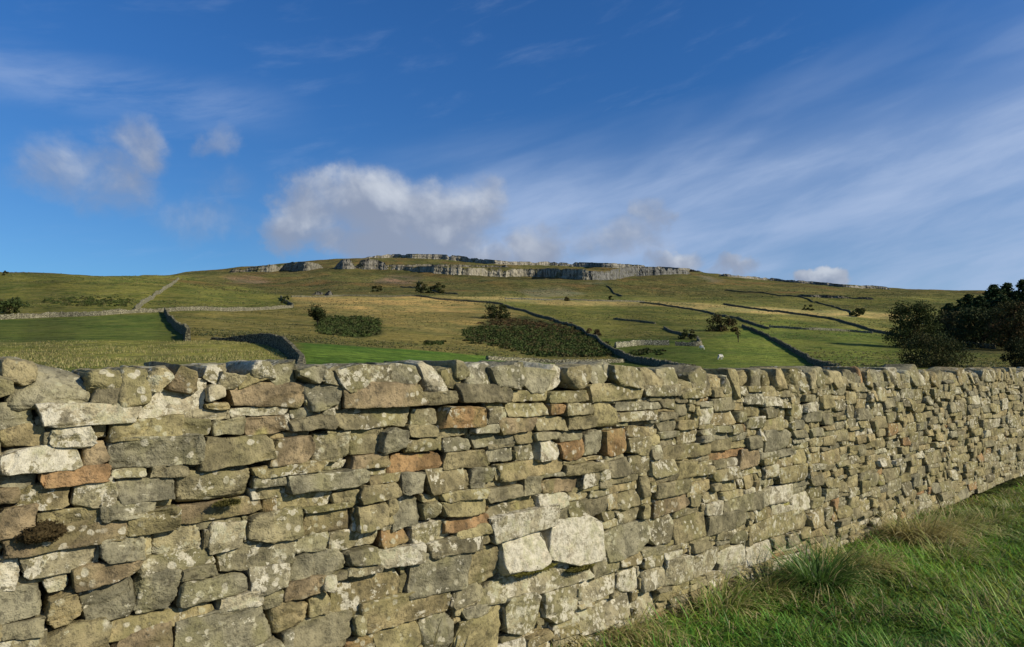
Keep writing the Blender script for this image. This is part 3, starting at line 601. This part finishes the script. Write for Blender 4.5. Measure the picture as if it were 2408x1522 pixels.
CR=[([(850,601,603),(900,598,603),(960,597,606),(1040,598,609),(1080,601,613),(1130,608,618),(1200,615,622),(1290,615,623),(1350,617,625)],'pale upper scar along the crest of the ridge',(.28,.26,.215)),
([(1340,616,626),(1450,619,629),(1530,625,634),(1600,630,637),(1655,633,639)],'grey crest scar right of the dark cove',(.22,.21,.18)),
([(915,627,632),(960,626,635),(1010,626,640),(1040,627,643),(1100,629,646),(1180,632,650),(1250,633,649),(1310,631,652),(1350,632,656),(1390,634,657)],'long pale lower cliff beneath the ridge centre',(.27,.25,.195)),
([(1360,635,656),(1420,639,658),(1450,632,656),(1480,626,649),(1530,627,647),(1580,631,644),(1625,637,643)],'dark cliff forming the cove in the ridge',(.15,.15,.14)),  # darker rock colour than the neighbouring scars
([(565,632,638),(610,626,638),(640,622,639),(665,622,635),(690,614,636),(720,616,636),(760,621,629)],'broken buttresses at the left end of the ridge',(.20,.19,.15)),
([(785,617,630),(812,608,632),(838,612,631)],'small squat crag left of the ridge summit',(.19,.18,.155)),
([(834,615,629),(865,608,633),(885,611,632),(914,621,632)],'two lobed crag just below the ridge summit',(.18,.17,.145)),
([(905,622,627),(960,622,627),(1000,621,626),(1080,622,627),(1200,624,628)],'thin rock band between the crest scar and the lower cliff',(.18,.165,.13)),
([(1690,642,648),(1780,650,656),(1850,657,662),(1950,665,671),(2000,671,676),(2050,671,677),(2095,675,681)],'thin pale scar descending the right hand skyline',(.26,.24,.2)),
([(535,634,640),(575,631,639)],'lowest isolated outcrop on the left of the ridge',(.16,.14,.1)),
([(1870,692,696),(1950,694,700),(2060,700,704)],'faint grey outcrop line on the far right fellside',(.15,.14,.11)),
([(730,688,693),(745,684,694),(760,688,693)],'left of two grey boulders above the golden slope',(.2,.19,.17)),
([(760,687,694),(772,682,695),(786,688,694)],'right of two grey boulders above the golden slope',(.18,.17,.15)),
([(978,664,674),(985,659,674),(992,664,674)],'small dark pinnacle rock left of the thorn clump',(.12,.12,.10)),
]
for a_,b_,c_ in CR: crag(a_,b_,c_)
# ---------------------------------------------------------------- trees
def quads(cen,size,cols):
    n=len(cen); a=rng.normal(size=(n,3)); a/=np.linalg.norm(a,axis=1)[:,None]; b=rng.normal(size=(n,3)); b-=a*(a*b).sum(1)[:,None]; b/=np.linalg.norm(b,axis=1)[:,None]
    s=(size*rng.uniform(.6,1.3,n))[:,None]
    V=np.stack([cen-a*s,cen-b*s*.6,cen+a*s,cen+b*s*.6],1).reshape(-1,3)
    return V,np.arange(4*n).reshape(n,4),np.repeat(cols,4,0)
def tube(pts,rad,k=6):
    pts=np.array(pts); n=len(pts); V=[]
    for i in range(n):
        d=pts[min(i+1,n-1)]-pts[max(i-1,0)]; d=d/(np.linalg.norm(d)+1e-9); r=np.cross(d,[.31,.9,.1]); r/=np.linalg.norm(r)+1e-9; s=np.cross(d,r)
        for j in range(k): a=j/k*6.283; V.append(pts[i]+rad[i]*(math.cos(a)*r+math.sin(a)*s))
    Fq=[[i*k+j,i*k+(j+1)%k,(i+1)*k+(j+1)%k,(i+1)*k+j] for i in range(n-1) for j in range(k)]
    return np.array(V),np.array(Fq)
def join(L):
    V=[];Fq=[];o=0
    for v,f in L: V.append(v);Fq.append(f+o);o+=len(v)
    return np.concatenate(V),np.concatenate(Fq)
def tree(name,px,pyb,wpx,hpx,label,cat,base=(.05,.062,.02),acc=(.10,.09,.03),nl=2200,low=.25,z=None,dens=1.,clumps=30,group=None,trunk=True):
    p=place(px,pyb)
    if z: u,v=uv(px,pyb); p=np.array([u*z,z,float(height(np.array([u*z]),np.array([z]))[0])])
    s=p[1]/F; Rw=wpx*s/2; Hh_=hpx*s; root=empty(name,tuple(p)); tag(root,label,cat,group)
    cz=Hh_*(low+1)/2; rz=Hh_*(1-low)/2; dome=low<=.06
    cc=[];cr=[]
    for i in range(clumps):
        if dome:      # rounded bush form, leafy to the ground
            f=random.uniform(0,.86); R_=Rw*math.sqrt(max(0,1-f**2.3)); a=random.uniform(0,6.283); r=R_*math.sqrt(random.uniform(.05,.75))*random.uniform(.9,1.04)
            cc.append((math.cos(a)*r,math.sin(a)*r,f*Hh_)); cr.append(random.uniform(.17,.28)*min(Rw,Hh_))
        else:
            d=rng.normal(size=3); d/=np.linalg.norm(d); r=rng.uniform(.25,.84); c=d*r*np.array([Rw,Rw,rz]); c[2]+=cz; cc.append(tuple(c)); cr.append(random.uniform(.2,.42)*min(Rw,rz*1.3))
    cc=np.array(cc); cr=np.array(cr)
    L=[]
    if trunk:
        tp=[np.array([0,0,-.3]),np.array([.02*Rw,0,Hh_*max(low,.15)*.6]),np.array([.06*Rw,.03*Rw,cz*.7]),np.array([0,0,cz*1.1])]
        L.append(tube(tp,[Hh_*.03,Hh_*.024,Hh_*.015,Hh_*.006]))
    for c in cc[:14]:
        st=np.array([0,0,max(.1,c[2]*random.uniform(.2,.6))]); mid=(st+c)/2; L.append(tube([st,mid,c*np.array([.8,.8,.9])],[Hh_*.010,Hh_*.007,Hh_*.003],5))
    V,Fq=join(L); mk('trunk' if trunk else 'stems',V,Fq,BARK,root,col=np.array([.05,.042,.03]))
    ci=rng.integers(0,clumps,nl); d=rng.normal(size=(nl,3)); d/=np.linalg.norm(d,axis=1)[:,None]; rr=rng.random(nl)**.3
    pt=cc[ci]+d*(rr*cr[ci])[:,None]*np.array([1.1,1.1,.85]); pt[:,2]=np.abs(pt[:,2])+.03
    tone=rng.uniform(.65,1.35,clumps)[ci][:,None]*rng.uniform(.85,1.15,(nl,1)); mixv=(rng.random(clumps)[ci]<.35)[:,None]&(rng.random((nl,1))<.7)
    cl=np.where(mixv,np.array(acc),np.array(base))*tone*.8
    ls=max(.10,math.sqrt(Rw*rz/nl)*3.6,p[1]/682*.7)*dens
    V,Fq,Cc=quads(pt,ls,cl); mk('crown' if trunk else 'foliage',V,Fq,LEAF,root,col=Cc,smooth=False)
def conifer(px,pytop,pyb,wpx,z,label,base=(.042,.064,.022)):
    u,v=uv(px,pyb); u2,vt=uv(px,pytop); x=u*z; g=float(height(np.array([x]),np.array([z]))[0]); top=CH+vt*z; Hh_=top-g; R=wpx*z/F/2
    root=empty('conifer_tree',(x,z,g)); tag(root,label,'tree')
    V,Fq=tube([np.array([0,0,-.3]),np.array([.1,0,Hh_*.5]),np.array([0,0,Hh_])],[Hh_*.018,Hh_*.011,.03]); mk('trunk',V,Fq,BARK,root,col=np.array([.06,.05,.035]))
    pt=[];tn=[];nw=30; lopx,lopy=random.uniform(-.4,.4),random.uniform(-.4,.4)
    for w in range(nw):
        f=w/nw; hz=Hh_*(.02+.96*f); Rr=R*(1-f**1.9)**.9*random.uniform(.7,1.25)+.3
        for b in range(10):
            a=random.uniform(0,6.283); Lr=Rr*random.uniform(.5,1.2); t_=random.uniform(.6,1.35); m=int(8+Lr*9)
            for k_ in range(m):
                s=random.random()**.7; pt.append((math.cos(a)*Lr*s+random.gauss(0,.2)+lopx*f,math.sin(a)*Lr*s+random.gauss(0,.2)+lopy*f,hz-s*s*Lr*.12+s*.2+random.gauss(0,.16))); tn.append(t_)
    pt=np.array(pt); tn=np.array(tn)[:,None]*rng.uniform(.6,1.3,(len(pt),1)); V,Fq,Cc=quads(pt,.33,np.array(base)*tn); mk('crown',V,Fq,LEAF,root,col=Cc,smooth=False)
dk=(.055,.068,.022); br=(.09,.072,.03)
tree('thorn_tree',746,768,46,60,'upright thorn tree standing alone on the brown slope beside small scrub','tree',nl=1500,low=.12)
tree('thorn_tree',1166,750,72,38,'low spreading hawthorn on the golden slope above the big scrub patch','tree',nl=1800,low=.03,base=dk,acc=br)
tree('thorn_bush',995,690,44,30,'left dark bush of the pair on the upper slope below the cliff','bush',nl=900,low=.0,base=dk,trunk=False,clumps=16)
tree('thorn_bush',1028,690,48,26,'right dark bush of the pair on the upper slope below the cliff','bush',nl=900,low=.0,base=dk,trunk=False,clumps=16)
tree('thorn_tree',1695,780,84,42,'russet hawthorn beside the right hand wall junction','tree',nl=1800,low=.02,base=(.07,.068,.024),acc=(.12,.078,.032))
tree('thorn_bush',1395,790,40,22,'small reddish bush where the winding wall bends','bush',nl=600,low=0,base=(.09,.065,.03),acc=(.12,.07,.035),trunk=False,clumps=12)
tree('thorn_tree',1736,805,26,32,'spindly half bare sapling in the green field below the russet hawthorn','tree',nl=90,low=.3,base=(.12,.09,.04),clumps=10,dens=.4)
tree('thorn_bush',671,716,22,22,'small dark bush at the end of the level left wall','bush',nl=500,low=0,base=dk,trunk=False,clumps=10)
tree('thorn_bush',1333,708,24,12,'tiny bush on the straw coloured strip','bush',nl=250,low=0,base=br,trunk=False,clumps=8)
tree('thorn_bush',1436,708,20,12,'tiny dark bush right of the one on the straw strip','bush',nl=250,low=0,base=dk,trunk=False,clumps=8)
tree('thorn_bush',1898,730,30,14,'small bush on the distant right pasture','bush',nl=300,low=0,base=dk,trunk=False,clumps=9)
tree('thorn_bush',2020,744,56,20,'wide dark bush left of the big trees, far off','bush',nl=600,low=0,base=dk,trunk=False,clumps=14)
tree('thorn_bush',885,686,34,14,'low dark bush under the ridge above the golden slope','bush',nl=250,low=0,base=dk,trunk=False,clumps=9)
tree('thorn_bush',1620,798,50,24,'scrubby bush growing in the ruined wall by the sheepfold','bush',nl=600,low=0,base=(.065,.075,.025),trunk=False,clumps=12)
tree('thorn_bush',20,738,90,42,'dark gorse bush at the left edge above the level wall','bush',nl=1400,low=0,base=(.05,.07,.02),trunk=False,clumps=22)
tree('thorn_bush',12,648,16,12,'tiny bush on the left skyline','bush',nl=200,low=0,base=dk,trunk=False,clumps=6)
tree('broadleaf_tree',2150,826,140,112,'broad dark green tree in front of the conifers','tree',nl=9000,low=.0,base=(.066,.082,.025),acc=(.11,.095,.032),clumps=110,z=165)
tree('broadleaf_tree',2202,885,160,80,'low rounded dark tree just behind the foreground wall at right','tree',nl=9000,low=.0,base=(.05,.062,.02),acc=(.08,.072,.025),clumps=110,z=100)
tree('broadleaf_tree',2412,885,100,74,'dark bush at the right edge behind the foreground wall','tree',nl=5000,low=0,base=(.035,.046,.016),acc=(.055,.055,.02),clumps=60,z=98)
tree('broadleaf_tree',2250,835,110,86,'tawny tree tucked behind the broad dark green tree','tree',nl=4600,low=.0,base=(.08,.08,.03),acc=(.13,.10,.038),clumps=60,z=190)
tree('broadleaf_tree',2395,855,130,130,'russet leaved tree below the conifers at the right edge','tree',nl=7000,low=.0,base=(.065,.065,.023),acc=(.12,.075,.03),clumps=80,z=160)
tree('broadleaf_tree',2315,840,160,100,'dark rounded tree at the front of the plantation beside the russet tree','tree',nl=7000,low=.0,base=(.046,.063,.022),acc=(.07,.072,.026),clumps=80,z=172)
conifer(2238,712,826,100,215,'leftmost and shortest conifer of the plantation')
conifer(2280,690,826,110,210,'second conifer from the left in the plantation')
conifer(2338,666,826,120,200,'tall pointed conifer in the middle of the plantation')
conifer(2378,662,826,114,205,'conifer with its top beside the tallest at the right edge')
conifer(2415,653,826,118,200,'tallest conifer cut by the right edge')
conifer(2465,665,826,118,205,'conifer just beyond the right edge of the plantation')
conifer(2310,694,826,110,190,'short dark conifer filling the gap in the plantation front',(.036,.056,.02))
conifer(2362,690,828,120,188,'second short conifer in the plantation front',(.038,.058,.02))
# ---------------------------------------------------------------- scrub (uncountable)
def scrub(poly,n,hs,base,acc,label,name='gorse_scrub',leaf=.3):
    P=np.array(poly); x0,y0=P.min(0); x1,y1=P.max(0); pts=[]
    while len(pts)<n:
        a=rng.uniform(x0,x1); b=rng.uniform(y0,y1)
        if inpoly(np.array([a+random.gauss(0,10)]),np.array([b+random.gauss(0,4)]),poly)[0]: pts.append(place(a,b))
    pts=np.array(pts); m=20; ctr=np.repeat(pts,m,0); N_=len(ctr); d=rng.normal(size=(N_,3)); d/=np.linalg.norm(d,axis=1)[:,None]; d[:,2]=abs(d[:,2])
    sz=np.repeat(rng.uniform(.5,1.2,n),m)[:,None]*hs; q=ctr+d*sz*np.array([1.3,1.3,.8])*rng.uniform(.5,1,(N_,1))
    tone=np.repeat(rng.uniform(.75,1.2,n),m)[:,None]*rng.uniform(.8,1.15,(N_,1)); mx=np.repeat(rng.random(n)<.3,m)[:,None]
    V,Fq,Cc=quads(q,leaf,np.where(mx,np.array(acc),np.array(base))*tone); tag(mk(name,V,Fq,LEAF,col=Cc,smooth=False),label,'scrub',kind='stuff')
gb=(.055,.075,.02)
scrub([(750,752),(830,744),(885,752),(893,782),(840,793),(770,786),(745,770)],700,.7,gb,(.07,.075,.025),'dark scrub patch beside the lone upright thorn tree')
scrub([(1090,778),(1150,768),(1240,775),(1330,772),(1390,792),(1438,830),(1420,840),(1300,838),(1180,815),(1100,800)],1900,.7,gb,(.08,.07,.025),'large dark gorse and bracken patch in the middle of the slope')
scrub([(1120,762),(1200,750),(1320,765),(1380,785),(1330,782),(1230,764)],300,.6,(.08,.062,.025),(.12,.075,.033),'rust tinged bracken above the large gorse patch','bracken')
scrub([(100,706),(200,700),(300,706),(315,722),(200,722),(110,714)],150,1.0,gb,(.08,.08,.03),'band of gorse on the left hillside above the level wall')
scrub([(1000,806),(1045,804),(1045,812),(1005,812)],30,.5,gb,(.08,.08,.03),'tiny gorse patch low on the brown slope')
scrub([(1480,828),(1550,822),(1560,832),(1490,836)],40,.5,gb,(.08,.08,.03),'little dark scrub patch below the sheepfold')
scrub([(2110,745),(2240,740),(2408,770),(2600,790),(2600,815),(2240,812),(2120,800)],320,1.4,(.05,.06,.02),(.10,.08,.035),'dark undergrowth at the foot of the plantation')
# ---------------------------------------------------------------- sheep
def sheep(px,py,face,label):
    p=place(px,py); me=bpy.data.meshes.new('sheep')
    v=[(0,0,.62),(.3,0,.66),(-.32,0,.64),(.47,0,.72),(.6,0,.5),(.72,0,.38)]; e=[(0,1),(0,2),(1,3),(3,4),(4,5)]; r=[.27,.25,.25,.14,.1,.06]
    for sx,bi in ((.28,1),(-.3,2)):
        for sy in (-.13,.13):
            i=len(v); v+=[(sx,sy,.4),(sx+(.03 if sx>0 else -.05),sy,.2),(sx,sy,.0)]; e+=[(bi,i),(i,i+1),(i+1,i+2)]; r+=[.11,.05,.04]
    me.from_pydata(v,e,[]); o=bpy.data.objects.new('sheep',me); C.objects.link(o); o.location=tuple(p); o.rotation_euler=(0,0,face)
    md=o.modifiers.new('Skin','SKIN'); sv=me.skin_vertices[0].data
    for i,x in enumerate(r): sv[i].radius=(x,x)
    sv[0].use_root=True; o.modifiers.new('Sub','SUBSURF').levels=1; o.modifiers['Sub'].render_levels=1
    m=bpy.data.materials.get('white_wool')
    if not m:
        m,b,pp=newmat('white_wool',1.,.05); b.put(pp.inputs['Base Color'],b.mix(b.noise(None,20,3),(.5,.47,.4),(.72,.69,.6)))
    me.materials.append(m); tag(o,label,'sheep')
sheep(1693,846,.3,'white sheep grazing alone in the lower right green field')
sheep(1652,823,2.8,'white sheep grazing just below the right end of the sheepfold')
# ---------------------------------------------------------------- sun, sky, camera
SAZ=math.radians(113); SEL=math.radians(29)
s=Vector((math.sin(SAZ)*math.cos(SEL),math.cos(SAZ)*math.cos(SEL),math.sin(SEL)))
li=bpy.data.lights.new('sun','SUN'); li.energy=5.0; li.angle=math.radians(.5); li.color=(1,.905,.735)
lo=bpy.data.objects.new('sun',li); C.objects.link(lo); lo.rotation_euler=s.to_track_quat('Z','Y').to_euler(); lo.location=(20,-10,20)
w=bpy.data.worlds.new('World'); bpy.context.scene.world=w; w.use_nodes=True; nt=w.node_tree; b=NB(nt); bg=nt.nodes['Background']
sky=b.n('ShaderNodeTexSky'); sky.sky_type='NISHITA'; sky.sun_disc=False; sky.sun_elevation=SEL; sky.sun_rotation=SAZ; sky.air_density=1.0; sky.dust_density=.3; sky.ozone_density=3.
tc=b.n('ShaderNodeTexCoord'); Dv=tc.outputs['Generated']; sx=b.n('ShaderNodeSeparateXYZ'); b.put(sx.inputs[0],Dv)
az0=b.m('ARCTAN2',sx.outputs[0],sx.outputs[1]); el0=b.m('ARCSINE',sx.outputs[2])
def ae(px,py):
    u,v=uv(px,py); a=math.atan(u); return a,math.atan(v*math.cos(a))
wn=b.noise(Dv,10,5,.6,0,1); ws=b.n('ShaderNodeSeparateColor'); b.put(ws.inputs[0],wn)
az=b.m('ADD',az0,b.m('MULTIPLY',b.m('SUBTRACT',ws.outputs[0],.5),.15)); el=b.m('ADD',el0,b.m('MULTIPLY',b.m('SUBTRACT',ws.outputs[1],.5),.09))
BL=[(745,495,115,85,.95),(870,478,155,95,1.15),(1010,495,160,88,1.05),(1120,480,80,72,.85),(700,545,110,50,.85),(900,560,240,50,1.),(1060,560,130,50,.8),
(200,400,195,78,.60),(320,345,100,68,.57),(240,450,140,55,.48),(500,340,50,42,.43),(460,515,170,72,.45),(520,450,100,62,.36),
(1275,578,95,72,1.05),(1150,595,90,36,.9),(1470,560,125,52,.7),(1535,510,70,56,.78),(1595,610,88,34,1.05),(1740,635,70,22,1.),(1950,660,76,28,1.6)]
Dm=None;Tm=None
for x,y,rx,ry,st in BL:
    a,e=ae(x,y); A_=b.m('DIVIDE',b.m('SUBTRACT',az,a),rx/F*1.2*math.cos(a)**2); E_=b.m('DIVIDE',b.m('SUBTRACT',el,e),ry/F*1.25*math.cos(a))
    r2=b.m('ADD',b.m('MULTIPLY',A_,A_),b.m('MULTIPLY',E_,E_)); wv=b.m('MULTIPLY',b.m('SUBTRACT',1.,r2,clamp=True),st)
    te=b.m('MULTIPLY',wv,E_); Dm=wv if Dm is None else b.m('MAXIMUM',Dm,wv); Tm=te if Tm is None else b.m('ADD',Tm,te)
n1=b.noise(Dv,12,7,.57,.3); n2=b.noise(b.vm('ADD',Dv,(.016,0,.022)),12,4,.5,.3)
dn=b.m('ADD',Dm,b.m('MULTIPLY',b.m('SUBTRACT',n1,.5),1.15))
cm=b.m('MULTIPLY',b.ss(dn,.03,1.03),b.ss(Dm,.0,.55))
sh=b.m('ADD',b.m('ADD',.21,b.m('MULTIPLY',Tm,.5)),b.m('MULTIPLY',b.m('SUBTRACT',n1,n2),1.7))
cc_=b.mix(b.ss(sh,.0,1.1),(2.8,3.25,4.3),(6.7,7.1,7.7))
ang=math.radians(14)
cu=b.m('ADD',b.m('MULTIPLY',az0,math.cos(ang)),b.m('MULTIPLY',el0,math.sin(ang))); cv=b.m('SUBTRACT',b.m('MULTIPLY',el0,math.cos(ang)),b.m('MULTIPLY',az0,math.sin(ang)))
cb=b.n('ShaderNodeCombineXYZ'); b.put(cb.inputs[0],b.m('MULTIPLY',cu,1.3)); b.put(cb.inputs[1],b.m('MULTIPLY',cv,5.5))
cn=b.noise(cb.outputs[0],1.4,4,.47,.4); cn2=b.noise(cb.outputs[0],5,5,.6,.3)
a1_,e1_=ae(700,400); a3_,e3_=ae(2408,40)
sl=(e3_-e1_)/(a3_-a1_)
edge=b.m('SUBTRACT',b.m('ADD',b.m('ADD',e1_,b.m('MULTIPLY',b.m('SUBTRACT',az0,a1_),sl)),b.m('MULTIPLY',b.m('SUBTRACT',cn,.5),.18)),el0)
msk=b.m('MULTIPLY',b.ss(edge,-.05,.09),b.ss(az0,-.42,.05))
ci=b.m('MULTIPLY',msk,b.m('ADD',.34,b.m('MULTIPLY',b.ss(b.m('ADD',b.m('MULTIPLY',cn,.66),b.m('MULTIPLY',cn2,.34)),.35,.65),.50)))
e4=ae(400,215)[1]
stk=b.m('MULTIPLY',b.ss(b.m('ABSOLUTE',b.m('SUBTRACT',el0,b.m('ADD',e4,b.m('MULTIPLY',az0,.02)))),.05,.0),b.ss(az0,-.26,-.45))
ci=b.m('MAXIMUM',ci,b.m('MULTIPLY',stk,b.ss(cn2,.25,.75,0.,.36)))
ci=b.m('MAXIMUM',ci,b.ss(cn2,.50,.9,0.,.18))
grad=b.ss(el0,.10,.50)
skc=b.mix(1.,sky.outputs[0],b.mix(grad,(.40,.70,.99),(.31,.74,1.22)),'MULTIPLY')
c1=b.mix(ci,skc,(4.3,5.4,7.6)); c1=b.mix(b.m('MULTIPLY',cm,.88),c1,cc_)
b.put(bg.inputs['Color'],c1); bg.inputs['Strength'].default_value=.1
cam=bpy.data.cameras.new('camera'); co=bpy.data.objects.new('camera',cam); C.objects.link(co); co.location=(0,0,CH); co.rotation_euler=(math.radians(90)+PITCH,0,0)
cam.sensor_width=36; cam.lens=F/W*36; cam.clip_start=.05; cam.clip_end=20000; bpy.context.scene.camera=co
vs=bpy.context.scene.view_settings; vs.view_transform='Standard'; vs.look='None'; vs.exposure=0
